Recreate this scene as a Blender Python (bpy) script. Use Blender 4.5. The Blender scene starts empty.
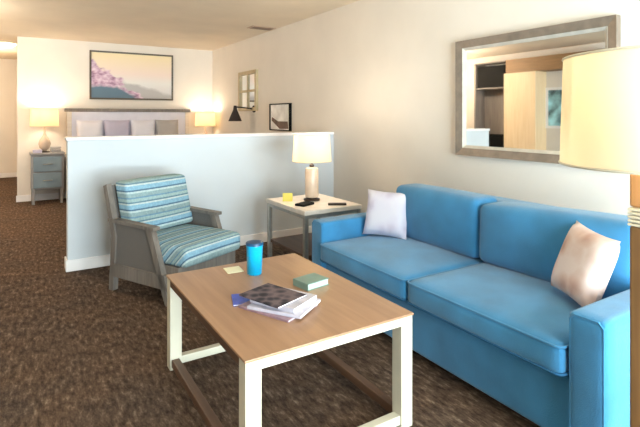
import bpy, bmesh, math, random
from mathutils import Vector, Matrix
random.seed(7)
D = bpy.data
C = bpy.context.scene
COL = C.collection
R = math.radians
PI = math.pi

# ------------------------------------------------------------------ materials
def lin(c):
    return tuple(((v/255)/12.92 if v/255 <= .04045 else ((v/255+.055)/1.055)**2.4) for v in c) + (1,)

def newmat(name):
    m = D.materials.new(name); m.use_nodes = True
    nt = m.node_tree
    return m, nt, nt.nodes['Principled BSDF']

def N(nt, typ, **kw):
    n = nt.nodes.new(typ)
    for k, v in kw.items():
        setattr(n, k, v)
    return n

def ramp(nt, stops, interp='LINEAR'):
    n = nt.nodes.new('ShaderNodeValToRGB'); cr = n.color_ramp; cr.interpolation = interp
    while len(cr.elements) > 1: cr.elements.remove(cr.elements[-1])
    cr.elements[0].position = stops[0][0]; cr.elements[0].color = lin(stops[0][1])
    for p, c in stops[1:]:
        e = cr.elements.new(p); e.color = lin(c)
    return n

def plain(name, rgb, rough=.6, metal=0, var=.06, scale=8, bump=0, bscale=200, sheen=0, spec=None, stretch=(1, 1, 1)):
    """a colour broken up by a soft noise, with an optional fine bump"""
    m, nt, b = newmat(name)
    tc = N(nt, 'ShaderNodeTexCoord'); mp = N(nt, 'ShaderNodeMapping'); mp.inputs['Scale'].default_value = stretch
    nt.links.new(tc.outputs['Object'], mp.inputs['Vector'])
    nz = N(nt, 'ShaderNodeTexNoise'); nz.inputs['Scale'].default_value = scale; nz.inputs['Detail'].default_value = 4
    nt.links.new(mp.outputs['Vector'], nz.inputs['Vector'])
    lo = tuple(max(0, c*(1-var)) for c in rgb); hi = tuple(min(255, c*(1+var)) for c in rgb)
    rp = ramp(nt, [(.3, lo), (.7, hi)])
    nt.links.new(nz.outputs['Fac'], rp.inputs['Fac']); nt.links.new(rp.outputs['Color'], b.inputs['Base Color'])
    b.inputs['Roughness'].default_value = rough; b.inputs['Metallic'].default_value = metal
    if spec is not None: b.inputs['Specular IOR Level'].default_value = spec
    if sheen:
        b.inputs['Sheen Weight'].default_value = sheen
    if bump:
        n2 = N(nt, 'ShaderNodeTexNoise'); n2.inputs['Scale'].default_value = bscale; n2.inputs['Detail'].default_value = 3
        nt.links.new(mp.outputs['Vector'], n2.inputs['Vector'])
        bp = N(nt, 'ShaderNodeBump'); bp.inputs['Strength'].default_value = bump; bp.inputs['Distance'].default_value = .004
        nt.links.new(n2.outputs['Fac'], bp.inputs['Height']); nt.links.new(bp.outputs['Normal'], b.inputs['Normal'])
    return m

def wood(name, a, c, rough=.4, along='Y', scale=3, spec=.5):
    m, nt, b = newmat(name)
    tc = N(nt, 'ShaderNodeTexCoord'); mp = N(nt, 'ShaderNodeMapping')
    s = {'X': (.6, 9, 9), 'Y': (9, .6, 9), 'Z': (9, 9, .6)}[along]
    mp.inputs['Scale'].default_value = s
    nt.links.new(tc.outputs['Object'], mp.inputs['Vector'])
    nz = N(nt, 'ShaderNodeTexNoise'); nz.inputs['Scale'].default_value = scale; nz.inputs['Detail'].default_value = 6; nz.inputs['Distortion'].default_value = .6
    nt.links.new(mp.outputs['Vector'], nz.inputs['Vector'])
    rp = ramp(nt, [(.3, a), (.7, c)])
    nt.links.new(nz.outputs['Fac'], rp.inputs['Fac']); nt.links.new(rp.outputs['Color'], b.inputs['Base Color'])
    b.inputs['Roughness'].default_value = rough; b.inputs['Specular IOR Level'].default_value = spec
    return m

def carpet_mat():
    m, nt, b = newmat('carpet_brown_flecked')
    tc = N(nt, 'ShaderNodeTexCoord')
    mp = N(nt, 'ShaderNodeMapping'); mp.inputs['Rotation'].default_value = (0, 0, R(8)); mp.inputs['Scale'].default_value = (25, 8, 1)
    nt.links.new(tc.outputs['Object'], mp.inputs['Vector'])
    n1 = N(nt, 'ShaderNodeTexNoise'); n1.inputs['Scale'].default_value = 1.5; n1.inputs['Detail'].default_value = 4; n1.inputs['Roughness'].default_value = .75
    nt.links.new(mp.outputs['Vector'], n1.inputs['Vector'])
    r1 = ramp(nt, [(.28, (58, 47, 41)), (.42, (96, 79, 68)), (.54, (120, 101, 87)), (.64, (154, 134, 116)), (.74, (192, 176, 156))])
    nt.links.new(n1.outputs['Fac'], r1.inputs['Fac'])
    n2 = N(nt, 'ShaderNodeTexNoise'); n2.inputs['Scale'].default_value = 3.2; n2.inputs['Detail'].default_value = 3
    nt.links.new(tc.outputs['Object'], n2.inputs['Vector'])
    r2 = ramp(nt, [(.35, (98, 96, 98)), (.65, (128, 116, 104))])
    nt.links.new(n2.outputs['Fac'], r2.inputs['Fac'])
    mx = N(nt, 'ShaderNodeMix', data_type='RGBA', blend_type='OVERLAY'); mx.inputs[0].default_value = .6
    nt.links.new(r1.outputs['Color'], mx.inputs[6]); nt.links.new(r2.outputs['Color'], mx.inputs[7])
    nt.links.new(mx.outputs[2], b.inputs['Base Color'])
    b.inputs['Roughness'].default_value = .95; b.inputs['Specular IOR Level'].default_value = .1
    n3 = N(nt, 'ShaderNodeTexNoise'); n3.inputs['Scale'].default_value = 130
    nt.links.new(tc.outputs['Object'], n3.inputs['Vector'])
    bp = N(nt, 'ShaderNodeBump'); bp.inputs['Strength'].default_value = .6; bp.inputs['Distance'].default_value = .01
    nt.links.new(n3.outputs['Fac'], bp.inputs['Height']); nt.links.new(bp.outputs['Normal'], b.inputs['Normal'])
    return m

def stripe_mat(name, axis, freq):
    """woven upholstery stripes in blues, aqua and pale grey"""
    m, nt, b = newmat(name)
    tc = N(nt, 'ShaderNodeTexCoord'); sp = N(nt, 'ShaderNodeSeparateXYZ')
    nt.links.new(tc.outputs['Object'], sp.inputs['Vector'])
    mu = N(nt, 'ShaderNodeMath', operation='MULTIPLY'); mu.inputs[1].default_value = freq
    if axis == 1:
        ad = N(nt, 'ShaderNodeMath', operation='ADD'); nt.links.new(sp.outputs[1], ad.inputs[0]); nt.links.new(sp.outputs[2], ad.inputs[1])
        nt.links.new(ad.outputs[0], mu.inputs[0])
    else:
        nt.links.new(sp.outputs[axis], mu.inputs[0])
    fr = N(nt, 'ShaderNodeMath', operation='FRACT'); nt.links.new(mu.outputs[0], fr.inputs[0])
    rp = ramp(nt, [(0, (138, 162, 168)), (.2, (178, 198, 202)), (.3, (84, 114, 140)), (.38, (132, 172, 196)), (.6, (186, 200, 202)),
                   (.68, (100, 130, 148)), (.76, (150, 176, 180)), (.92, (108, 142, 168))], 'CONSTANT')
    nt.links.new(fr.outputs[0], rp.inputs['Fac'])
    nz = N(nt, 'ShaderNodeTexNoise'); nz.inputs['Scale'].default_value = 60
    nt.links.new(tc.outputs['Object'], nz.inputs['Vector'])
    mx = N(nt, 'ShaderNodeMix', data_type='RGBA', blend_type='OVERLAY'); mx.inputs[0].default_value = .35
    nt.links.new(rp.outputs['Color'], mx.inputs[6]); nt.links.new(nz.outputs['Fac'], mx.inputs[7])
    nt.links.new(mx.outputs[2], b.inputs['Base Color']); b.inputs['Roughness'].default_value = .9
    b.inputs['Specular IOR Level'].default_value = .2
    return m

def weave_mat(name, a, c, scale=160):
    m, nt, b = newmat(name)
    tc = N(nt, 'ShaderNodeTexCoord'); ch = N(nt, 'ShaderNodeTexChecker'); ch.inputs['Scale'].default_value = scale
    nt.links.new(tc.outputs['Object'], ch.inputs['Vector'])
    ch.inputs['Color1'].default_value = lin(a); ch.inputs['Color2'].default_value = lin(c)
    nt.links.new(ch.outputs['Color'], b.inputs['Base Color']); b.inputs['Roughness'].default_value = .8
    return m

def shade_mat(name, rgb, trans=.55, glow=0.0, glowrgb=(255, 214, 150)):
    """linen lamp shade: light from the bulb passes through it"""
    m, nt, b = newmat(name)
    out = nt.nodes['Material Output']
    b.inputs['Base Color'].default_value = lin(rgb); b.inputs['Roughness'].default_value = .9
    if glow:
        b.inputs['Emission Color'].default_value = lin(glowrgb); b.inputs['Emission Strength'].default_value = glow
    t = N(nt, 'ShaderNodeBsdfTranslucent'); t.inputs['Color'].default_value = lin(rgb)
    tc = N(nt, 'ShaderNodeTexCoord'); nz = N(nt, 'ShaderNodeTexNoise'); nz.inputs['Scale'].default_value = 180
    nt.links.new(tc.outputs['Object'], nz.inputs['Vector'])
    bp = N(nt, 'ShaderNodeBump'); bp.inputs['Strength'].default_value = .2; bp.inputs['Distance'].default_value = .002
    nt.links.new(nz.outputs['Fac'], bp.inputs['Height']); nt.links.new(bp.outputs['Normal'], b.inputs['Normal'])
    mx = N(nt, 'ShaderNodeMixShader'); mx.inputs[0].default_value = trans
    nt.links.new(b.outputs[0], mx.inputs[1]); nt.links.new(t.outputs[0], mx.inputs[2]); nt.links.new(mx.outputs[0], out.inputs['Surface'])
    return m

def emit_mat(name, rgb, s):
    m, nt, b = newmat(name)
    b.inputs['Base Color'].default_value = lin(rgb); b.inputs['Emission Color'].default_value = lin(rgb); b.inputs['Emission Strength'].default_value = s
    return m

def thin_glass(name, tint=(235, 242, 242)):
    m, nt, b = newmat(name); out = nt.nodes['Material Output']
    tr = N(nt, 'ShaderNodeBsdfTransparent'); tr.inputs['Color'].default_value = lin(tint)
    gl = N(nt, 'ShaderNodeBsdfGlossy'); gl.inputs['Roughness'].default_value = .03
    fr = N(nt, 'ShaderNodeFresnel'); fr.inputs['IOR'].default_value = 1.3
    mx = N(nt, 'ShaderNodeMixShader'); nt.links.new(fr.outputs[0], mx.inputs[0])
    nt.links.new(tr.outputs[0], mx.inputs[1]); nt.links.new(gl.outputs[0], mx.inputs[2]); nt.links.new(mx.outputs[0], out.inputs['Surface'])
    return m

def seascape_mat(name):
    """pale sky over a grey sandy shore, pink flowering bank and teal water on the left; object X across, Z up (unit square)"""
    m, nt, b = newmat(name)
    tc = N(nt, 'ShaderNodeTexCoord'); sp = N(nt, 'ShaderNodeSeparateXYZ'); nt.links.new(tc.outputs['Generated'], sp.inputs['Vector'])
    def math_(op, a, bb):
        n = N(nt, 'ShaderNodeMath', operation=op)
        for i, v in enumerate((a, bb)):
            if isinstance(v, (int, float)): n.inputs[i].default_value = v
            else: nt.links.new(v, n.inputs[i])
        return n.outputs[0]
    nz = N(nt, 'ShaderNodeTexNoise'); nz.inputs['Scale'].default_value = 6; nz.inputs['Detail'].default_value = 6
    nt.links.new(tc.outputs['Generated'], nz.inputs['Vector'])
    nf = math_('SUBTRACT', nz.outputs['Fac'], .5)
    x, z = sp.outputs[0], sp.outputs[2]
    sky = ramp(nt, [(0, (196, 194, 198)), (.35, (218, 216, 214)), (.55, (226, 208, 200)), (1, (228, 212, 172))])
    nt.links.new(z, sky.inputs['Fac'])
    def mixin(base, col, mask):
        mx = N(nt, 'ShaderNodeMix', data_type='RGBA'); nt.links.new(mask, mx.inputs[0])
        nt.links.new(base, mx.inputs[6])
        if isinstance(col, tuple): mx.inputs[7].default_value = lin(col)
        else: nt.links.new(col, mx.inputs[7])
        return mx.outputs[2]
    def soft(v, w=.04):
        n = N(nt, 'ShaderNodeMapRange'); n.inputs[1].default_value = -w; n.inputs[2].default_value = w
        nt.links.new(v, n.inputs[0]); return n.outputs[0]
    # sand: below a line falling to the right
    line = math_('ADD', math_('MULTIPLY', x, -.42), .52)
    line = math_('ADD', line, math_('MULTIPLY', nf, .25))
    c = mixin(sky.outputs['Color'], (172, 170, 172), soft(math_('SUBTRACT', line, z)))
    # flowering bank
    bank = math_('SUBTRACT', .84, math_('MULTIPLY', x, 1.35))
    bank = math_('ADD', bank, math_('MULTIPLY', nf, .7))
    pink = ramp(nt, [(.32, (140, 104, 132)), (.5, (192, 160, 184)), (.68, (218, 198, 212))])
    n2 = N(nt, 'ShaderNodeTexNoise'); n2.inputs['Scale'].default_value = 14; nt.links.new(tc.outputs['Generated'], n2.inputs['Vector'])
    nt.links.new(n2.outputs['Fac'], pink.inputs['Fac'])
    c = mixin(c, pink.outputs['Color'], soft(math_('SUBTRACT', bank, z)))
    w = math_('SUBTRACT', .27, math_('MULTIPLY', math_('MAXIMUM', math_('SUBTRACT', x, .3), 0), 1.1))
    w = math_('ADD', w, math_('MULTIPLY', nf, .2))
    c = mixin(c, (78, 104, 124), soft(math_('SUBTRACT', w, z)))
    nt.links.new(c, b.inputs['Base Color']); b.inputs['Roughness'].default_value = .5
    return m

def pattern_mat(name, a, c, d, scale=9):
    """soft printed leaf pattern for a scatter cushion"""
    m, nt, b = newmat(name)
    tc = N(nt, 'ShaderNodeTexCoord'); v = N(nt, 'ShaderNodeTexVoronoi'); v.inputs['Scale'].default_value = scale
    nz = N(nt, 'ShaderNodeTexNoise'); nz.inputs['Scale'].default_value = 7; nz.inputs['Detail'].default_value = 3
    nt.links.new(tc.outputs['Object'], v.inputs['Vector']); nt.links.new(tc.outputs['Object'], nz.inputs['Vector'])
    r1 = ramp(nt, [(.15, a), (.4, c), (.7, d)])
    mx = N(nt, 'ShaderNodeMath', operation='MULTIPLY_ADD'); mx.inputs[1].default_value = .8
    nt.links.new(v.outputs['Distance'], mx.inputs[0]); nt.links.new(nz.outputs['Fac'], mx.inputs[2])
    sb = N(nt, 'ShaderNodeMath', operation='SUBTRACT'); sb.inputs[1].default_value = .35
    nt.links.new(mx.outputs[0], sb.inputs[0]); nt.links.new(sb.outputs[0], r1.inputs['Fac'])
    nt.links.new(r1.outputs['Color'], b.inputs['Base Color']); b.inputs['Roughness'].default_value = .9
    return m

M = dict(
    wall=plain('wall_paint_offwhite', (222, 216, 209), .9, var=.015, scale=2, bump=.15, bscale=90),
    partition=plain('partition_paint_pale_grey', (204, 211, 219), .9, var=.015, scale=2, bump=.15, bscale=90),
    ceil=plain('ceiling_paint', (226, 211, 190), .95, var=.02, scale=2, bump=.2, bscale=60),
    trim=plain('trim_paint_white', (236, 234, 236), .5, var=.01),
    carpet=carpet_mat(),
    sofa=plain('sofa_fabric_blue', (52, 124, 172), .85, var=.08, scale=5, bump=.5, bscale=260, sheen=.35, spec=.2),
    sofa_dark=plain('sofa_piping_shade_blue', (40, 92, 132), .85, var=.05, spec=.2),
    black=plain('black_plastic', (7, 7, 7), .8, var=.1, spec=.2),
    lilac=pattern_mat('cushion_print_lilac', (188, 180, 202), (208, 204, 222), (214, 212, 226)),
    blush=pattern_mat('cushion_print_blush', (172, 136, 124), (200, 174, 166), (214, 200, 198)),
    tabletop=wood('table_oak', (152, 116, 90), (170, 133, 103), .32, 'Y', 3),
    cream=plain('cream_lacquer', (206, 200, 182), .45, var=.03, scale=6),
    brown_rail=wood('brown_wood_rail', (82, 58, 44), (104, 76, 58), .5, 'Y'),
    greywood=wood('weathered_grey_wood', (106, 99, 94), (130, 122, 116), .6, 'Z', 4),
    rattan=weave_mat('grey_woven_panel', (92, 88, 86), (112, 108, 105)),
    stripe_z=stripe_mat('stripes_back', 2, 7),
    stripe_y=stripe_mat('stripes_seat', 1, 6),
    darkleg=wood('dark_wood_leg', (48, 36, 30), (66, 50, 42), .5, 'Z'),
    silver=plain('brushed_silver', (176, 172, 166), .35, .7, var=.06, scale=20),
    frame_silver=plain('champagne_frame', (132, 120, 109), .4, .35, var=.08, scale=14),
    frame_pale=plain('pale_inner_frame', (206, 200, 190), .35, .3, var=.05, scale=14),
    chrome=plain('chrome', (210, 210, 210), .15, 1, var=.02),
    bronze=plain('dark_bronze', (58, 48, 44), .4, .6, var=.1),
    frame_dark=wood('dark_bronze_frame', (70, 60, 48), (92, 80, 66), .45, 'X'),
    seascape=seascape_mat('flower_shore_print'),
    whitewood=wood('whitewashed_wood', (206, 198, 188), (222, 216, 208), .5, 'X'),
    endtop=plain('end_table_stone_top', (222, 212, 202), .3, var=.04, scale=12),
    linen=plain('white_linen', (222, 224, 240), .9, var=.02, scale=5, bump=.3, bscale=60),
    lavender=plain('lavender_linen', (186, 184, 210), .9, var=.03, scale=5, bump=.3, bscale=60),
    greylinen=plain('grey_linen', (172, 170, 172), .9, var=.03, scale=5, bump=.3, bscale=60),
    bluelinen=plain('blue_grey_blanket', (150, 170, 186), .95, var=.05, scale=5, bump=.4, bscale=60),
    bluegrey=plain('blue_grey_drawer', (120, 140, 156), .5, var=.05, scale=6),
    greyframe=plain('grey_cabinet_frame', (150, 148, 150), .5, var=.05, scale=6),
    cyan=plain('cyan_tumbler', (0, 172, 230), .3, var=.03),
    cyan_dark=plain('dark_blue_lid', (20, 70, 110), .4, var=.05),
    clear=thin_glass('clear_glass'),
    amber=plain('tan_ceramic', (206, 186, 168), .25, var=.05, scale=10),
    paper=plain('page_white', (232, 230, 238), .8, var=.04, stretch=(1, 1, 60), scale=20),
    cover_black=pattern_mat('dark_mottled_cover', (22, 19, 24), (46, 40, 50), (104, 88, 92), 22),
    cover_mauve=plain('mauve_cover', (150, 122, 134), .35, var=.15, scale=20),
    cover_blue=plain('cobalt_cover', (66, 86, 190), .35, var=.1, scale=20),
    cover_sage=plain('sage_cover', (118, 146, 138), .5, var=.06, scale=12),
    cover_grey=plain('pale_grey_cover', (186, 182, 196), .35, var=.08, scale=20),
    mint=plain('mint_page_edge', (196, 226, 210), .7, var=.03, stretch=(1, 1, 60), scale=20),
    cream_card=plain('cream_card', (236, 234, 204), .6, var=.02),
    floorlampwood=wood('tan_column_wood', (176, 128, 82), (200, 152, 104), .5, 'Z'),
    floorlampdark=wood('brown_column_wood', (116, 84, 50), (138, 102, 62), .5, 'Z'),
    tanwood=wood('tan_cupboard', (228, 200, 160), (238, 214, 178), .5, 'Z'),
    beam=wood('brown_beam', (122, 90, 52), (142, 106, 66), .6, 'Y'),
    shade=shade_mat('linen_shade_cream', (236, 228, 208), .42),
    shade_far=shade_mat('linen_shade_warm', (250, 238, 214), .6),
    sconce_black=plain('sconce_black', (40, 32, 34), .5, .3, var=.1),
    bulb=emit_mat('bulb_glow', (255, 226, 176), 6),
    dome=emit_mat('ceiling_dome_glow', (255, 232, 196), 2.2),
    ventgrey=plain('vent_tan', (190, 164, 142), .6, var=.03),
    ventdark=plain('vent_slot', (120, 98, 82), .7, var=.03),
    yellowcard=plain('yellow_card', (216, 204, 96), .6, var=.03),
)
mir, _nt, _b = newmat('mirror_silvering')
_b.inputs['Base Color'].default_value = (.9, .9, .88, 1); _b.inputs['Metallic'].default_value = 1; _b.inputs['Roughness'].default_value = .02
M['mirror'] = mir

# ------------------------------------------------------------------ mesh helpers
def link(o):
    COL.objects.link(o); return o

def obj(name, bm, mat, parent=None, smooth=False, loc=None, rot=None):
    me = D.meshes.new(name)
    bmesh.ops.recalc_face_normals(bm, faces=bm.faces)
    bm.to_mesh(me); bm.free()
    me.materials.append(mat)
    if smooth:
        for p in me.polygons: p.use_smooth = True
        try: me.set_sharp_from_angle(angle=R(40))
        except Exception: pass
    o = link(D.objects.new(name, me))
    if parent: o.parent = parent
    if loc: o.location = loc
    if rot: o.rotation_euler = rot
    return o

def thing(name, label, cat, loc=(0, 0, 0), rz=0, group=None):
    o = link(D.objects.new(name, None)); o.empty_display_size = .1
    o.location = loc; o.rotation_euler = (0, 0, rz)
    return tag(o, label, cat, group)

def tag(o, label, cat, group=None, kind=None):
    o['label'] = label; o['category'] = cat
    if group: o['group'] = group
    if kind: o['kind'] = kind
    return o

def struct(name, bm, mat, label=None, parent=None):
    o = obj(name, bm, mat, parent)
    if not parent:
        o['kind'] = 'structure'
        if label: o['label'] = label; o['category'] = name.split('_')[0]
    return o

def dup(root, loc, rz=None):
    r = root.copy(); COL.objects.link(r); r.location = loc
    if rz is not None: r.rotation_euler = (0, 0, rz)
    for ch in list(root.children):
        c = ch.copy(); COL.objects.link(c); c.parent = r
        for g in list(ch.children):
            d = g.copy(); COL.objects.link(d); d.parent = c
    return r

def box(bm, x0, x1, y0, y1, z0, z1, bev=0, seg=2, mtx=None):
    t = bmesh.new()
    bmesh.ops.create_cube(t, size=1)
    for v in t.verts:
        v.co = Vector(((x0+x1)/2+v.co.x*(x1-x0), (y0+y1)/2+v.co.y*(y1-y0), (z0+z1)/2+v.co.z*(z1-z0)))
    if bev:
        bmesh.ops.bevel(t, geom=t.edges[:], offset=bev, segments=seg, affect='EDGES', profile=.5)
    merge(bm, t, mtx)
    return bm

def merge(bm, t, mtx=None):
    if mtx is not None: t.transform(mtx)
    me = D.meshes.new('tmp'); t.to_mesh(me); t.free(); bm.from_mesh(me); D.meshes.remove(me)

def B(*a, **k):
    return box(bmesh.new(), *a, **k)

def lathe(bm, prof, seg=40, center=(0, 0), cap=True):
    rings = []
    for r, z in prof:
        ring = [bm.verts.new((center[0]+r*math.cos(2*PI*i/seg), center[1]+r*math.sin(2*PI*i/seg), z)) for i in range(seg)]
        rings.append(ring)
    for a, b in zip(rings, rings[1:]):
        for i in range(seg):
            bm.faces.new((a[i], a[(i+1) % seg], b[(i+1) % seg], b[i]))
    if cap:
        bm.faces.new(rings[0][::-1]); bm.faces.new(rings[-1])
    return bm

def L(prof, **k):
    return lathe(bmesh.new(), prof, **k)

def tube(bm, pts, r, seg=8, closed=False):
    pts = [Vector(p) for p in pts]; n = len(pts); rings = []
    prev = None
    for i, p in enumerate(pts):
        if closed: d = pts[(i+1) % n]-pts[i-1]
        else: d = pts[min(i+1, n-1)]-pts[max(i-1, 0)]
        d.normalize()
        if prev is None:
            up = Vector((0, 0, 1)) if abs(d.z) < .9 else Vector((1, 0, 0))
            u = d.cross(up).normalized()
        else:
            u = (prev-d*prev.dot(d)).normalized()
        prev = u; w = d.cross(u)
        rings.append([bm.verts.new(p+(u*math.cos(2*PI*k/seg)+w*math.sin(2*PI*k/seg))*r) for k in range(seg)])
    rng = range(n) if closed else range(n-1)
    for i in rng:
        a, b = rings[i], rings[(i+1) % n]
        for k in range(seg):
            bm.faces.new((a[k], a[(k+1) % seg], b[(k+1) % seg], b[k]))
    if not closed:
        bm.faces.new(rings[0][::-1]); bm.faces.new(rings[-1])
    return bm

def prism(bm, poly, y0, y1, axis='Y'):
    """closed outline (u,v) extruded along an axis: Y -> (u,y,v), X -> (x,u,v), Z -> (u,v,z)"""
    f = {'Y': lambda u, v, t: (u, t, v), 'X': lambda u, v, t: (t, u, v), 'Z': lambda u, v, t: (u, v, t)}[axis]
    a = [bm.verts.new(f(u, v, y0)) for u, v in poly]; b = [bm.verts.new(f(u, v, y1)) for u, v in poly]
    n = len(poly)
    bm.faces.new(a); bm.faces.new(b[::-1])
    for i in range(n):
        bm.faces.new((a[i], b[i], b[(i+1) % n], a[(i+1) % n]))
    return bm

def cushion(x0, x1, y0, y1, z0, z1, r=.04, puff=(.0, .0, .03), cuts=13, fn=None):
    """an upholstered block: rounded edges and bulging faces"""
    bm = bmesh.new(); bmesh.ops.create_cube(bm, size=2)
    bmesh.ops.subdivide_edges(bm, edges=bm.edges[:], cuts=cuts, use_grid_fill=True)
    h = Vector(((x1-x0)/2, (y1-y0)/2, (z1-z0)/2)); c = Vector(((x0+x1)/2, (y0+y1)/2, (z0+z1)/2))
    for v in bm.verts:
        t = Vector([math.sin(PI/2*k) for k in v.co])
        p = Vector((t.x*h.x, t.y*h.y, t.z*h.z))
        q = Vector([max(-(h[i]-r), min(h[i]-r, p[i])) for i in range(3)])
        d = p-q
        if d.length > 1e-9: p = q+d.normalized()*r
        for i in range(3):
            a, b = [j for j in range(3) if j != i]
            w = max(0, 1-(p[a]/h[a])**2)*max(0, 1-(p[b]/h[b])**2)
            p[i] += (p[i]/h[i])*puff[i]*w
        if fn: p = fn(p, h)
        v.co = p+c
    return bm

def loop_pts(x0, x1, y0, y1, z, r=.03, n=5):
    pts = []
    for cx, cy, a0 in ((x1-r, y1-r, 0), (x0+r, y1-r, 90), (x0+r, y0+r, 180), (x1-r, y0+r, 270)):
        for k in range(n+1):
            a = R(a0+90*k/n); pts.append((cx+r*math.cos(a), cy+r*math.sin(a), z))
    return pts

def throw(w, h, t, cuts=15, pinch=.07):
    """knife-edge scatter cushion lying in XZ, thickness along Y, centred on the origin"""
    bm = bmesh.new(); n = cuts+1
    def P(i, j, s):
        u = -1+2*i/n; v = -1+2*j/n
        k = (max(0, 1-u**4)*max(0, 1-v**4))**.6
        x = u*w/2*(1-pinch*(1-abs(v)**2)*abs(u)**3); z = v*h/2*(1-pinch*(1-abs(u)**2)*abs(v)**3)
        return (x, s*t/2*k, z)
    g = {}
    for s in (1, -1):
        for i in range(n+1):
            for j in range(n+1):
                edge = i in (0, n) or j in (0, n)
                key = (i, j, 0 if edge else s)
                if key not in g: g[key] = bm.verts.new(P(i, j, s))
    for s in (1, -1):
        for i in range(n):
            for j in range(n):
                def q(a, b): return g[(a, b, 0 if a in (0, n) or b in (0, n) else s)]
                f = [q(i, j), q(i+1, j), q(i+1, j+1), q(i, j+1)]
                if len(set(f)) == 4:
                    try: bm.faces.new(f if s < 0 else f[::-1])
                    except ValueError: pass
    return bm

# ------------------------------------------------------------------ camera
cam = D.cameras.new('camera'); co = link(D.objects.new('camera', cam))
co.location = (0, 0, 1.35); co.rotation_euler = (R(90), 0, -R(31.83))
cam.sensor_width = 36; cam.lens = 27; cam.shift_y = -(213.5-116)/640; cam.clip_start = .05
C.camera = co

# ------------------------------------------------------------------ the setting
XR, XL, YF, YB, H = 3.1, -2.2, 8.9, -2.0, 2.6
HALL = 12.6
struct('floor', B(XL-.1, XR+.1, YB-.1, HALL+.1, -.1, 0), M['carpet'], 'brown flecked carpet covering the whole room')
struct('ceiling', B(XL-.1, XR+.1, YB-.1, HALL+.1, H, H+.1), M['ceil'], 'cream painted ceiling')
struct('wall_right', B(XR, XR+.1, YB, YF, 0, H), M['wall'], 'off-white wall behind the blue sofa')
struct('wall_far', B(-.065, XR+.1, YF, YF+.12, 0, H), M['wall'], 'off-white wall behind the bed')
struct('wall_hall', B(-.065, .05, YF+.12, HALL, 0, H), M['wall'])
struct('wall_end', B(XL, .05, HALL, HALL+.1, 0, H), M['wall'], 'wall at the end of the passage on the far left')
struct('wall_left', B(XL-.1, XL, YB, HALL, 0, H), M['wall'])
# wall behind the camera with a wide window
WX0, WX1, WZ0, WZ1 = -.1, 3.0, .03, 2.4
b = bmesh.new()
box(b, XL-.1, WX0, YB-.12, YB, 0, H); box(b, WX1, XR+.1, YB-.12, YB, 0, H)
box(b, WX0, WX1, YB-.12, YB, 0, WZ0); box(b, WX0, WX1, YB-.12, YB, WZ1, H)
struct('wall_front', b, M['wall'])
b = bmesh.new()
for x in (WX0, (WX0+WX1)/2-.03, WX1-.06): box(b, x, x+.06, YB-.1, YB-.02, WZ0, WZ1)
for z in (WZ0, WZ1-.06): box(b, WX0, WX1, YB-.1, YB-.02, z, z+.06)
w = struct('window_1', b, M['trim'])
struct('pane', B(WX0+.03, WX1-.03, YB-.065, YB-.055, WZ0+.03, WZ1-.03), M['clear'], parent=w)
# half-height partition
PX, PY, PT, PH = .335, 4.69, .13, 1.165
struct('wall_partition', B(PX, XR, PY, PY+PT, 0, PH-.03, bev=.004), M['partition'], 'half-height pale partition wall between the armchair and the bed')
struct('trim_1', B(PX-.012, XR, PY-.012, PY+PT+.012, PH-.03, PH, bev=.005), M['trim'], 'white cap along the top of the partition')
b = bmesh.new(); box(b, PX-.014, XR, PY-.014, PY, 0, .10, bev=.004); box(b, PX-.014, PX, PY, PY+PT+.014, 0, .10, bev=.004)
struct('baseboard_partition', b, M['trim'], 'white baseboard at the foot of the partition')
struct('baseboard_right', B(XR-.014, XR, YB, PY, 0, .1), M['trim'])
struct('baseboard_bedroom', B(XR-.014, XR, PY+PT, YF, 0, .1), M['trim'])
struct('baseboard_far', B(-.079, XR-.014, YF-.014, YF, 0, .1), M['trim'])
struct('baseboard_end', B(XL, -.065, HALL-.014, HALL, 0, .1), M['trim'])

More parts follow.
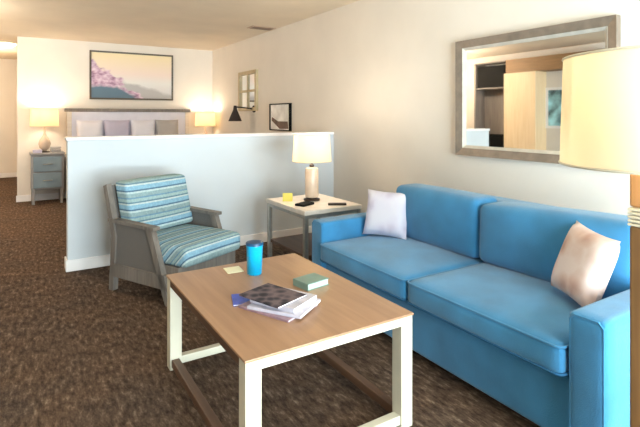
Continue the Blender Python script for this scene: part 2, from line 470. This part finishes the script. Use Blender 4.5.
# ------------------------------------------------------------------ sofa
def make_sofa():
    s = thing('sofa', 'blue two-cushion fabric sofa against the right wall under the mirror', 'sofa', (1.80, .93, 0))
    # local: x 0 front -> .98 back, y 0 near end -> 2.09 far end
    Lh, dep, aw = 2.09, 1.0, .15
    obj('base', cushion(.03, dep-.02, .03, Lh-.03, .05, .325, .02, (.0, 0, 0)), M['sofa'], s, True)
    for y0, y1 in ((0, aw), (Lh-aw, Lh)):
        a = obj('arm', cushion(0, dep, y0, y1, .05, .595, .022, (.004, .006, .006), cuts=11), M['sofa'], s, True)
        bb = bmesh.new()
        pts = []
        for yy in (y0+.012, y1-.012):
            pts.append([(-.0, yy, .07), (-.002, yy, .56)])
        tube(bb, [(.004, y0+.012, .08), (.004, y0+.012, .57), (.004, y0+.03, .588), (.004, y1-.03, .588), (.004, y1-.012, .57), (.004, y1-.012, .08)], .005, 6)
        obj('piping', bb, M['sofa'], a, True)
    obj('back_frame', cushion(dep-.2, dep, aw, Lh-aw, .3, .80, .04, (0, 0, .0)), M['sofa'], s, True)
    mid = Lh/2
    for y0, y1 in ((aw+.004, mid-.003), (mid+.003, Lh-aw-.004)):
        ye = min(y1, Lh-aw-.13)
        def fn(p, h):
            return p
        c = obj('seat_cushion', cushion(-.03, .80, y0, y1, .327, .462, .035, (.012, 0, .022), fn=fn), M['sofa'], s, True)
        bb = bmesh.new()
        obj('piping', tube(bb, loop_pts(-.031, .60, y0, y1, .343, .035), .006, 6, True), M['sofa_dark'], c, True)  # lower piping darker: shade along the cushion's bottom edge put into its colour
        obj('piping', tube(bmesh.new(), loop_pts(-.031, .60, y0, y1, .450, .035), .005, 6, True), M['sofa'], c, True)
        tilt = .035
        near = y0 < mid-.2
        def fb(p, h, near=near):
            # lean back, slightly fuller towards the ends
            z = p.z+h.z
            p = Vector((p.x+z*tilt, p.y, p.z))
            if near: p.z += .022*(-p.y/h.y)*(z/(2*h.z))
            else: p.z -= .0
            return p
        c = obj('back_cushion', cushion(.535, .765, y0, ye, .47, .84, .045, (.03, 0, .012), fn=fb), M['sofa'], s, True)
    for x in (.08, dep-.08):
        for y in (.08, Lh-.08):
            obj('leg', B(x-.025, x+.025, y-.025, y+.025, 0, .052), M['black'], s)
    return s
make_sofa()

p = obj('throw_pillow', throw(.34, .335, .13), M['lilac'], None, True, (2.26, 2.72, .638), (R(-17), 0, R(-62)))
tag(p, 'pale lilac square throw pillow at the far end of the blue sofa', 'throw pillow')
p = obj('throw_pillow', throw(.32, .35, .13), M['blush'], None, True, (2.225, 1.255, .655), (R(-20), R(4), R(-118)))
tag(p, 'blush beige patterned throw pillow leaning in the near corner of the blue sofa', 'throw pillow')

# ------------------------------------------------------------------ coffee table
TX0, TX1, TY0, TY1, TZ = .655, 1.438, 1.548, 2.617, .50
def make_table():
    t = thing('coffee_table', 'square-legged coffee table with oak top and cream frame', 'coffee table', ((TX0+TX1)/2, (TY0+TY1)/2, 0))
    hx, hy = (TX1-TX0)/2, (TY1-TY0)/2
    obj('tabletop', B(-hx, hx, -hy, hy, TZ-.010, TZ, bev=.002), M['tabletop'], t)
    lw = .062; i = .004
    for s in (-1, 1):
        y = s*(hy-i); obj('apron', B(-hx+i+lw, hx-i-lw, min(y, y-s*.045), max(y, y-s*.045), TZ-.046, TZ-.010, bev=.002), M['cream'], t)
    for s in (-1, 1):
        x = s*(hx-i); obj('side_rail', B(min(x, x-s*.045), max(x, x-s*.045), -hy+i+lw, hy-i-lw, TZ-.046, TZ-.010, bev=.002), M['brown_rail'], t)
    for sx in (-1, 1):
        for sy in (-1, 1):
            x0 = sx*(hx-i); x1 = x0-sx*lw; y0 = sy*(hy-i); y1 = y0-sy*lw
            l = obj('leg', B(min(x0, x1), max(x0, x1), min(y0, y1), max(y0, y1), .012, TZ-.010, bev=.003), M['cream'], t)
            obj('glide', L([(.016, 0), (.018, .004), (.018, .014)], seg=16, center=((x0+x1)/2, (y0+y1)/2)), M['chrome'], l, True)
    for s in (-1, 1):
        y = s*(hy-i-.008); obj('floor_rail', B(-hx+i+lw, hx-i-lw, min(y, y-s*.04), max(y, y-s*.04), .03, .07, bev=.003), M['cream'], t)
        x = s*(hx-i-.008); obj('floor_rail', B(min(x, x-s*.04), max(x, x-s*.04), -hy+i+lw, hy-i-lw, .03, .07, bev=.003), M['brown_rail'], t)
make_table()

# tumbler
t = thing('tumbler', 'bright cyan tumbler standing near the back of the coffee table', 'cup', (1.065, 2.385, TZ))
obj('cup', L([(.036, 0), (.039, .004), (.044, .15), (.046, .153), (.0455, .156), (.042, .157)], seg=32), M['cyan'], t, True)
obj('lid', L([(.047, .157), (.0475, .166), (.044, .171), (.012, .173)], seg=32), M['cyan_dark'], t, True)
c = obj('card', B(-.045, .045, -.05, .05, 0, .004, bev=.001), M['cream_card'], None, False, (.99, 2.50, TZ), (0, 0, R(-6)))
tag(c, 'small cream card lying flat near the coffee table back edge', 'card')

def book(name, label, cat, loc, rz, w, d, h, cover, pages, hard=False, cth=.003):
    t = thing(name, label, cat, loc, rz)
    b = bmesh.new(); box(b, -w/2, w/2, -d/2, d/2, h-cth, h, bev=.0008); box(b, -w/2, w/2, -d/2, d/2, 0, cth, bev=.0008)
    box(b, -w/2, -w/2+cth, -d/2, d/2, cth, h-cth)
    obj('cover', b, cover, t)
    k = .004 if hard else .001
    obj('pages', B(-w/2+cth, w/2-k, -d/2+k, d/2-k, cth, h-cth), pages, t)
    return t
mx, my = .965, 1.905
z = TZ
book('magazine', 'large mauve magazine at the bottom of the pile on the coffee table', 'magazine', (mx+.005, my+.01, z), R(24), .215, .28, .010, M['cover_mauve'], M['paper']); z += .010
book('magazine', 'pale grey magazine just above the bottom of the coffee table pile', 'magazine', (mx+.025, my-.012, z), R(34), .205, .26, .013, M['cover_grey'], M['paper']); z += .013
book('book', 'white-edged book under the dark magazine in the coffee table pile', 'book', (mx+.03, my+.005, z), R(27), .185, .235, .020, M['cover_grey'], M['paper']); z += .020
book('magazine', 'dark mottled magazine topmost of the pile on the coffee table', 'magazine', (mx-.01, my+.035, z), R(20), .185, .24, .008, M['cover_black'], M['paper'], cth=.002); z += .008
book('booklet', 'cobalt blue booklet lying beside the magazine pile on the coffee table', 'booklet', (.868, 2.07, TZ), R(-18), .10, .13, .008, M['cover_blue'], M['paper'], cth=.002)
book('book', 'sage green book with pale page edges lying alone near the sofa side', 'book', (1.235, 2.075, TZ), R(10), .14, .115, .034, M['cover_sage'], M['mint'], True, .004)

# ------------------------------------------------------------------ armchair
def make_armchair():
    a = thing('armchair', 'grey wooden armchair with blue striped cushions in front of the partition', 'armchair', (1.04, 3.90, 0), R(27))
    W = .35; yf, yb = -.36, .34
    for s in (-1, 1):
        x0, x1 = sorted((s*W, s*(W-.045)))
        # front post slopes forward to the floor
        b = bmesh.new(); prism(b, [(yf+.02, 0), (yf+.065, 0), (yf+.27, .515), (yf+.21, .515)], x0, x1, 'X'); obj('front_leg', b, M['greywood'], a)
        # rear post carries on up as the back stile
        b = bmesh.new(); prism(b, [(yb-.05, 0), (yb, 0), (yb-.03, .42), (yb+.07, .80), (yb+.03, .815), (yb-.085, .42)], x0, x1, 'X'); obj('back_post', b, M['greywood'], a)
        xa, xb = sorted((s*(W+.008), s*(W-.055)))
        b = bmesh.new(); prism(b, [(yf+.18, .515), (yf+.18, .54), (yb-.0, .555), (yb-.0, .53)], xa, xb, 'X'); obj('armrest', b, M['greywood'], a)
        b = bmesh.new(); prism(b, [(yf+.04, .11), (yf+.08, .21), (yb-.04, .21), (yb-.04, .11)], x0, x1, 'X'); obj('side_rail', b, M['greywood'], a)
        xc, xd = sorted((s*(W-.014), s*(W-.03)))
        b = bmesh.new(); prism(b, [(yf+.12, .20), (yf+.25, .515), (yb-.05, .53), (yb-.05, .20)], xc, xd, 'X'); obj('side_panel', b, M['rattan'], a)
    iw = W-.045
    obj('seat_frame', B(-iw, iw, yf-.02, yb-.09, .15, .27, bev=.006), M['greywood'], a)
    b = bmesh.new(); prism(b, [(yb-.06, .42), (yb-.035, .42), (yb+.06, .80), (yb+.035, .80)], -iw, iw, 'X'); obj('back_panel', b, M['rattan'], a)
    def crown(p, h): return p
    obj('seat_cushion', cushion(-iw+.004, iw-.004, yf-.09, yb-.16, .27, .415, .035, (0, .01, .02)), M['stripe_y'], a, True)
    def lean(p, h):
        z = p.z+h.z
        return Vector((p.x, p.y+z*.26, p.z))
    obj('back_cushion', cushion(-iw+.01, iw+.02, yb-.235, yb-.085, .425, .835, .03, (0, .025, .006), fn=lean), M['stripe_z'], a, True)
make_armchair()

# ------------------------------------------------------------------ lamps
def lamp(name, label, loc, r0, r1, z0, z1, base, shade, stem, watts, group=None, col=(1, .84, .64)):
    """base: list of (part name, profile, material); shade between z0 and z1 in local height"""
    t = thing(name, label, 'lamp', loc, 0, group)
    for pn, prof, m in base:
        obj(pn, L(prof, seg=36), m, t, True)
    b = bmesh.new(); lathe(b, [(r0, z0), (r1, z1), (r1-.004, z1), (r0-.004, z0), (r0, z0)], 56, cap=False)
    s = obj('lamp_shade', b, shade, t, True)
    for z, r in ((z0+.004, r0), (z1-.004, r1)):
        obj('rim', tube(bmesh.new(), [(r*math.cos(2*PI*k/48), r*math.sin(2*PI*k/48), z) for k in range(48)], .004, 6, True), M['cream'], s, True)
    zt = (z0+z1)/2
    b = bmesh.new(); tube(b, [(0, 0, stem), (0, 0, zt-.05)], .006); 
    for k in range(3):
        a = 2*PI*k/3; tube(b, [(0, 0, zt-.055), (math.cos(a)*(r0-.004), math.sin(a)*(r0-.004), z0+.02)], .002, 5)
    obj('stem', b, M['silver'], t, True)
    obj('bulb', L([(.012, zt-.05), (.016, zt-.03), (.03, zt), (.028, zt+.025), (.012, zt+.045), (.002, zt+.05)], seg=20), M['bulb'], t, True)
    ld = D.lights.new(name+'_light', 'POINT'); ld.energy = watts; ld.color = col; ld.shadow_soft_size = .06
    lo = link(D.objects.new(name+'_light', ld)); lo.parent = t; lo.location = (0, 0, zt+.09)
    return t

# end table between the partition and the sofa
ET = (2.24, 3.74); EZ = .575
t = thing('end_table', 'pale-topped end table between the partition and the sofa arm', 'end table', (ET[0], ET[1], 0))
obj('top', B(-.29, .29, -.36, .36, EZ-.04, EZ, bev=.006), M['endtop'], t)
for sx in (-1, 1):
    for sy in (-1, 1):
        x, y = sx*.265, sy*.335
        obj('leg', B(x-.018, x+.018, y-.018, y+.018, 0, EZ-.04, bev=.003), M['silver'], t)
obj('shelf', B(-.265, .265, -.335, .335, .17, .20, bev=.004), M['brown_rail'], t)
for s in (-1, 1):
    obj('apron', B(-.247, .247, s*.335-.009, s*.335+.009, EZ-.07, EZ-.04), M['silver'], t)
    obj('apron', B(s*.265-.009, s*.265+.009, -.317, .317, EZ-.07, EZ-.04), M['silver'], t)
lamp('table_lamp', 'lit table lamp with cream drum shade and glass column on the end table', (2.27, 3.80, EZ), .178, .162, .355, .61,
     [('foot', [(.075, 0), (.075, .014), (.05, .02), (.02, .024)], M['bronze']),
      ('column', [(.02, .02), (.058, .03), (.062, .05), (.062, .27), (.056, .295), (.02, .305)], M['amber']),
      ('neck', [(.012, .30), (.022, .308), (.022, .325), (.01, .335), (.01, .36)], M['bronze'])], M['shade_far'], .36, 9)
b = obj('phone', B(-.08, .08, -.05, .05, 0, .02, bev=.006), M['black'], None, False, (2.09, 3.62, EZ), (0, 0, R(25)))
tag(b, 'flat black handset lying in front of the table lamp on the end table', 'phone')
b = obj('card', B(-.045, .045, -.004, .004, 0, .075, bev=.001), M['yellowcard'], None, False, (2.05, 3.86, EZ), (0, 0, R(-30)))
tag(b, 'small yellow card standing beside the lamp on the end table', 'card')
b = obj('remote_control', B(-.022, .022, -.08, .08, 0, .018, bev=.005), M['bronze'], None, False, (2.33, 3.47, EZ), (0, 0, R(60)))
tag(b, 'dark remote control near the front of the end table by the sofa arm', 'remote control')

# floor lamp close to the camera on the right
t = lamp('floor_lamp', 'big cream drum-shade floor lamp on a brown column at the right', (1.572, .650, 0), .272, .262, 1.203, 1.528,
     [('base', [(.17, 0), (.17, .02), (.15, .03), (.06, .035)], M['floorlampdark'])], M['shade'], 1.15, 6, None, (1, .9, .74))
obj('column', B(-.066, .066, -.066, .066, .03, 1.03, bev=.008), M['floorlampdark'], t)
b = bmesh.new()
for k in range(5): box(b, -.069, .069, -.069, .069, 1.03+k*.011, 1.038+k*.011, bev=.003)
box(b, -.06, .06, -.06, .06, 1.03, 1.085)
obj('woven_band', b, M['cream'], t)
obj('upper_column', B(-.066, .066, -.066, .066, 1.085, 1.185, bev=.008), M['floorlampwood'], t)

# ------------------------------------------------------------------ wall mirror
m = thing('wall_mirror', 'large mirror in a champagne frame on the wall above the sofa', 'mirror', (XR, 2.153, 1.497))
w2, h2 = .634, .467
def frame_bm(w, h, fw, d0, d1, lip=0):
    """mitred picture frame on the wall plane x=0, sticking out to -x"""
    b = bmesh.new()
    o = [(-w, -h), (w, -h), (w, h), (-w, h)]; i = [(-w+fw, -h+fw), (w-fw, -h+fw), (w-fw, h-fw), (-w+fw, h-fw)]
    V = {}
    for k in range(4):
        V['ob', k] = b.verts.new((0, *o[k])); V['of', k] = b.verts.new((-d0, *o[k]))
        V['if', k] = b.verts.new((-d1, *i[k])); V['ib', k] = b.verts.new((0, *i[k]))
    for k in range(4):
        n = (k+1) % 4
        for p, q in (('ob', 'of'), ('of', 'if'), ('if', 'ib'), ('ib', 'ob')):
            b.faces.new((V[p, k], V[p, n], V[q, n], V[q, k]))
    return b
obj('frame', frame_bm(w2, h2, .062, .05, .032), M['frame_silver'], m)
obj('inner_frame', frame_bm(w2-.06, h2-.06, .022, .036, .018), M['frame_pale'], m)
obj('glass', B(-.014, -.002, -w2+.065, w2-.065, -h2+.065, h2-.065), M['mirror'], m)

# picture above the bed
PW, PHT = 1.385, .825
t = thing('framed_picture', 'framed print of pink flowers by a pale shore above the bed', 'picture', (1.655, YF, 2.045))
fb = bmesh.new()
fr = frame_bm(PW/2, PHT/2, .028, .035, .03)
fr.transform(Matrix.Rotation(R(90), 4, 'Z'))   # x=0 plane -> y=0 plane, front to -y
obj('frame', fr, M['frame_dark'], t)
obj('print', B(-PW/2+.025, PW/2-.025, -.02, -.002, -PHT/2+.025, PHT/2-.025), M['seascape'], t)

# small window-like frame and small print on the right wall of the bedroom
t = thing('framed_mirror', 'small pale four-pane frame hanging high by the black sconce', 'mirror', (XR, 7.16, 1.75))
obj('frame', frame_bm(.36, .32, .055, .04, .04), plain('straw_frame', (190, 172, 138), .5, var=.05), t)
b = bmesh.new(); box(b, -.03, -.004, -.018, .018, -.27, .27); box(b, -.03, -.004, -.31, .31, -.018, .018)
obj('muntin', b, D.materials['straw_frame'], t)
obj('glass', B(-.012, -.002, -.31, .31, -.27, .27), M['mirror'], t)
t = thing('framed_print', 'small print with a black edge on the wall beyond the partition', 'picture', (XR, 6.02, 1.335))
obj('frame', frame_bm(.30, .19, .012, .045, .04), M['black'], t)
b = obj('print', B(-.03, -.002, -.285, .285, -.175, .175), None or plain('grey_shore_print', (234, 232, 232), .5, var=.1, scale=6), t)
b = bmesh.new(); prism(b, [(-.26, -.16), (.0, -.165), (.25, -.05), (.24, .0), (.05, -.06), (-.24, -.06)], -.031, -.029, 'X')
obj('silhouette', b, plain('brown_print_ink', (96, 74, 66), .5, var=.2, scale=12), t)

# swing-arm sconce
t = thing('wall_sconce', 'black swing-arm reading sconce over the bedside on the right', 'lamp', (XR, 6.94, 1.46))
obj('wall_plate', L([(.055, 0), (.055, .02), (.03, .026)], seg=24), M['sconce_black'], t, True, None, (0, R(-90), 0))
sx, sy = -.30, .06
b = bmesh.new(); tube(b, [(-.02, 0, 0), (-.16, .05, .02), (sx, sy, .03)], .011); obj('arm', b, M['sconce_black'], t, True)
b = bmesh.new(); lathe(b, [(.105, -.19), (.03, -.01), (.022, .05), (.016, .052), (.024, -.012), (.1, -.19), (.105, -.19)], 32, (sx, sy), cap=False); obj('lamp_shade', b, M['sconce_black'], t, True)

# ------------------------------------------------------------------ bed
BX0, BX1 = .62, 2.62
bed = thing('bed', 'wide bed with pale wooden headboard behind the partition', 'bed', ((BX0+BX1)/2, 8.8, 0))
hw = (BX1-BX0)/2
hb = bmesh.new()
hbd = obj('headboard', B(-hw+.06, hw-.06, .02, .06, .35, 1.42), M['linen'], bed)
b = bmesh.new(); box(b, -hw-.03, hw+.03, 0, .085, 1.42, 1.475, bev=.006); obj('headboard_rail', b, M['greywood'], bed)
for s in (-1, 1):
    x0, x1 = sorted((s*hw, s*(hw-.07))); obj('headboard_post', B(x0, x1, .0, .08, 0, 1.42, bev=.004), M['whitewood'], bed)
obj('mattress', cushion(-hw+.03, hw-.03, -2.05, -.02, .32, .68, .06, (0, 0, .01)), M['linen'], bed, True)
obj('bed_frame', B(-hw+.05, hw-.05, -2.0, -.0, .1, .32), M['greywood'], bed)
for sx in (-1, 1):
    for y in (-1.95, -.1):
        obj('leg', B(sx*(hw-.12)-.03, sx*(hw-.12)+.03, y-.03, y+.03, 0, .1), M['darkleg'], bed)
obj('blanket', cushion(-hw+.0, hw-.0, -2.07, -.75, .45, .705, .04, (0, 0, .008)), M['bluelinen'], bed, True)
pl = [(.95, 'linen', 'white upright pillow on the bed nearest the left headboard post'),
      (1.37, 'lavender', 'lavender-grey upright pillow second from the left on the bed'),
      (1.79, 'linen', 'white upright pillow between lavender and grey pillows on the bed'),
      (2.20, 'greylinen', 'grey upright pillow on the right part of the bed')]
for x, mk, lb in pl:
    p = obj('bed_pillow', throw(.405, .60, .16, pinch=.04), M[mk], None, True, (x, 8.69, .99), (R(-10), 0, 0)); tag(p, lb, 'pillow', 'pillows along the headboard')

# ------------------------------------------------------------------ nightstands with lamps
def nightstand(label, x, y, w=.44, d=.42):
    n = thing('nightstand', label, 'nightstand', (x, y, 0))
    z0, z1 = .22, .785
    b = bmesh.new(); box(b, -w/2, w/2, -d/2+.02, d/2, z0, z1-.03, bev=.004); obj('body', b, M['greyframe'], n)
    obj('top', B(-w/2-.015, w/2+.015, -d/2-.01, d/2, z1-.03, z1, bev=.005), M['greyframe'], n)
    for a, c in ((z0+.03, z0+.26), (z0+.28, z1-.06)):
        dr = obj('drawer', B(-w/2+.03, w/2-.03, -d/2, -d/2+.02, a, c, bev=.004), M['bluegrey'], n)
        b = bmesh.new(); tube(b, [(-.06, -d/2, (a+c)/2), (-.055, -d/2-.02, (a+c)/2), (.055, -d/2-.02, (a+c)/2), (.06, -d/2, (a+c)/2)], .006); obj('handle', b, M['silver'], dr, True)
    for sx in (-1, 1):
        for sy in (-1, 1):
            xx, yy = sx*(w/2-.03), sy*(d/2-.04); obj('leg', B(xx-.02, xx+.02, yy-.02, yy+.02, 0, z0, bev=.003), M['greyframe'], n)
    return n
n1 = nightstand('blue-grey nightstand left of the bed by the passage', .335, 8.66)
n2 = dup(n1, (2.865, 8.66, 0)); n2['label'] = 'blue-grey nightstand between the bed and the right wall'
bl = [('foot', [(.07, 0), (.07, .012), (.03, .02)], M['bronze']),
      ('body', [(.02, .018), (.07, .07), (.085, .13), (.07, .19), (.03, .25), (.014, .30), (.012, .40)], M['amber'])]
l1 = lamp('bedside_lamp', 'lit cream-shaded lamp with rounded base on the left nightstand', (.30, 8.64, .785), .20, .185, .40, .68, bl, M['shade_far'], .40, 8, 'lamps beside the bed')
l2 = lamp('bedside_lamp', 'lit cream-shaded lamp between the bed and the right wall', (2.865, 8.62, .785), .185, .17, .37, .63, bl, M['shade_far'], .39, 6, 'lamps beside the bed')
b = obj('tissue_box', B(-.06, .06, -.05, .05, 0, .05, bev=.004), M['lavender'], None, False, (.20, 8.52, .785)); tag(b, 'low lavender box in front of the left bedside lamp', 'box')
b = thing('telephone', 'grey telephone on the left nightstand beside the lamp', 'telephone', (.45, 8.60, .785))
obj('body', B(-.07, .07, -.08, .08, 0, .05, bev=.01), M['greyframe'], b); obj('handset', B(-.075, .075, -.03, .03, .05, .085, bev=.012), M['greylinen'], b)

# ------------------------------------------------------------------ ceiling fittings
t = thing('ceiling_vent', 'small tan air vent in the ceiling near the right wall', 'vent', (2.88, 6.2, H))
obj('frame', B(-.18, .18, -.1, .1, -.012, 0, bev=.003), M['ventgrey'], t)
b = bmesh.new()
for k in range(6): box(b, -.15, .15, -.075+k*.028, -.063+k*.028, -.016, -.011)
obj('slats', b, M['ventdark'], t)
t = thing('ceiling_light', 'round glowing ceiling light in the passage at the far left', 'ceiling light', (-.24, 9.75, H))
obj('dome', L([(.01, -.10), (.10, -.085), (.155, -.04), (.165, -.012)], seg=36), M['dome'], t, True)
obj('rim', L([(.165, -.02), (.18, -.018), (.18, 0), (.10, 0)], seg=36), M['cream'], t, True)
ld = D.lights.new('passage_light', 'POINT'); ld.energy = 30; ld.color = (1, .8, .55); ld.shadow_soft_size = .15
lo = link(D.objects.new('passage_light', ld)); lo.parent = t; lo.location = (-.5, .9, -.35)

b2 = dup(t, (-.9, 6.5, H)); b2['label'] = 'added round ceiling light, out of view, left of the bed'  # out-of-view copy of the dome, added to brighten the bedroom and cupboard
ld = D.lights.new('added_bedroom_fill', 'POINT'); ld.energy = 42; ld.color = (1, .88, .72); ld.shadow_soft_size = .15
lo = link(D.objects.new('added_bedroom_fill', ld)); lo.parent = b2; lo.location = (0, 0, -.2)

# ------------------------------------------------------------------ what the mirror shows: the opposite wall
X0 = XL
struct('beam_1', B(X0, X0+.35, 4.2, 6.05, 2.18, 2.44), M['beam'])
t = thing('cupboard', 'tan cupboard with open black-filled shelves seen in the mirror', 'cupboard', (X0, 6.02, 0))
obj('door', B(0, .34, -.60, .08, 0, 2.18, bev=.004), M['tanwood'], t)
b = bmesh.new(); box(b, 0, .3, .80, .84, 0, 2.44); box(b, 0, .3, .08, .84, 2.42, 2.44); box(b, 0, .3, .08, .80, 1.90, 1.925); box(b, 0, .3, .08, .80, .55, .58); box(b, 0, .02, .08, .80, 0, 2.18)
obj('shelf_unit', b, M['greywood'], t)
b = obj('microwave', B(0, .24, -.33, .33, 0, .44, bev=.008), M['black'], None, False, (X0+.04, 6.46, 1.926)); tag(b, 'black microwave on the top shelf reflected in the mirror', 'microwave')
b = obj('minibar', B(0, .24, -.33, .33, 0, .40, bev=.008), M['black'], None, False, (X0+.04, 6.46, .581)); tag(b, 'low black appliance on the lower shelf reflected in the mirror', 'appliance')
t = thing('framed_print', 'white-framed blue print on the opposite wall, reflected in the mirror', 'picture', (X0, 5.18, 1.5))
fr = frame_bm(.24, .38, .05, .03, .03); fr.transform(Matrix.Rotation(PI, 4, 'Z')); obj('frame', fr, M['trim'], t)
obj('print', B(.002, .02, -.195, .195, -.335, .335), plain('blue_abstract_print', (120, 160, 172), .4, var=.5, scale=5), t)

# ------------------------------------------------------------------ light
wd = D.worlds.new('world'); C.world = wd; wd.use_nodes = True
bg = wd.node_tree.nodes['Background']; sk = wd.node_tree.nodes.new('ShaderNodeTexSky'); sk.sky_type = 'HOSEK_WILKIE'
sk.sun_direction = Vector((.3, .6, .6)).normalized(); sk.turbidity = 4
wd.node_tree.links.new(sk.outputs[0], bg.inputs['Color']); bg.inputs['Strength'].default_value = .4
def area(name, loc, rot, sx, sy, e, col):
    l = D.lights.new(name, 'AREA'); l.shape = 'RECTANGLE'; l.size = sx; l.size_y = sy; l.energy = e; l.color = col
    o = link(D.objects.new(name, l)); o.location = loc; o.rotation_euler = rot; return o
area('window_daylight', ((WX0+WX1)/2, YB-.25, (WZ0+WZ1)/2), (R(90), 0, 0), WX1-WX0, WZ1-WZ0, 330, (.94, .975, 1))
area('added_ceiling_fill', ((WX0+WX1)/2, YB-.75, .25), (R(145), 0, 0), WX1-WX0, .9, 260, (1, .985, .97))  # unseen light added outside the window, tilted up to brighten the ceiling

C.view_settings.view_transform = 'Standard'; C.view_settings.look = 'None'; C.view_settings.gamma = 1
C.view_settings.use_curve_mapping = False
C.view_settings.exposure = .92
C.cycles.use_denoising = True
C.cycles.max_bounces = 12; C.cycles.diffuse_bounces = 8; C.cycles.transparent_max_bounces = 8
C.cycles.sample_clamp_indirect = 6; C.cycles.caustics_reflective = False; C.cycles.caustics_refractive = False
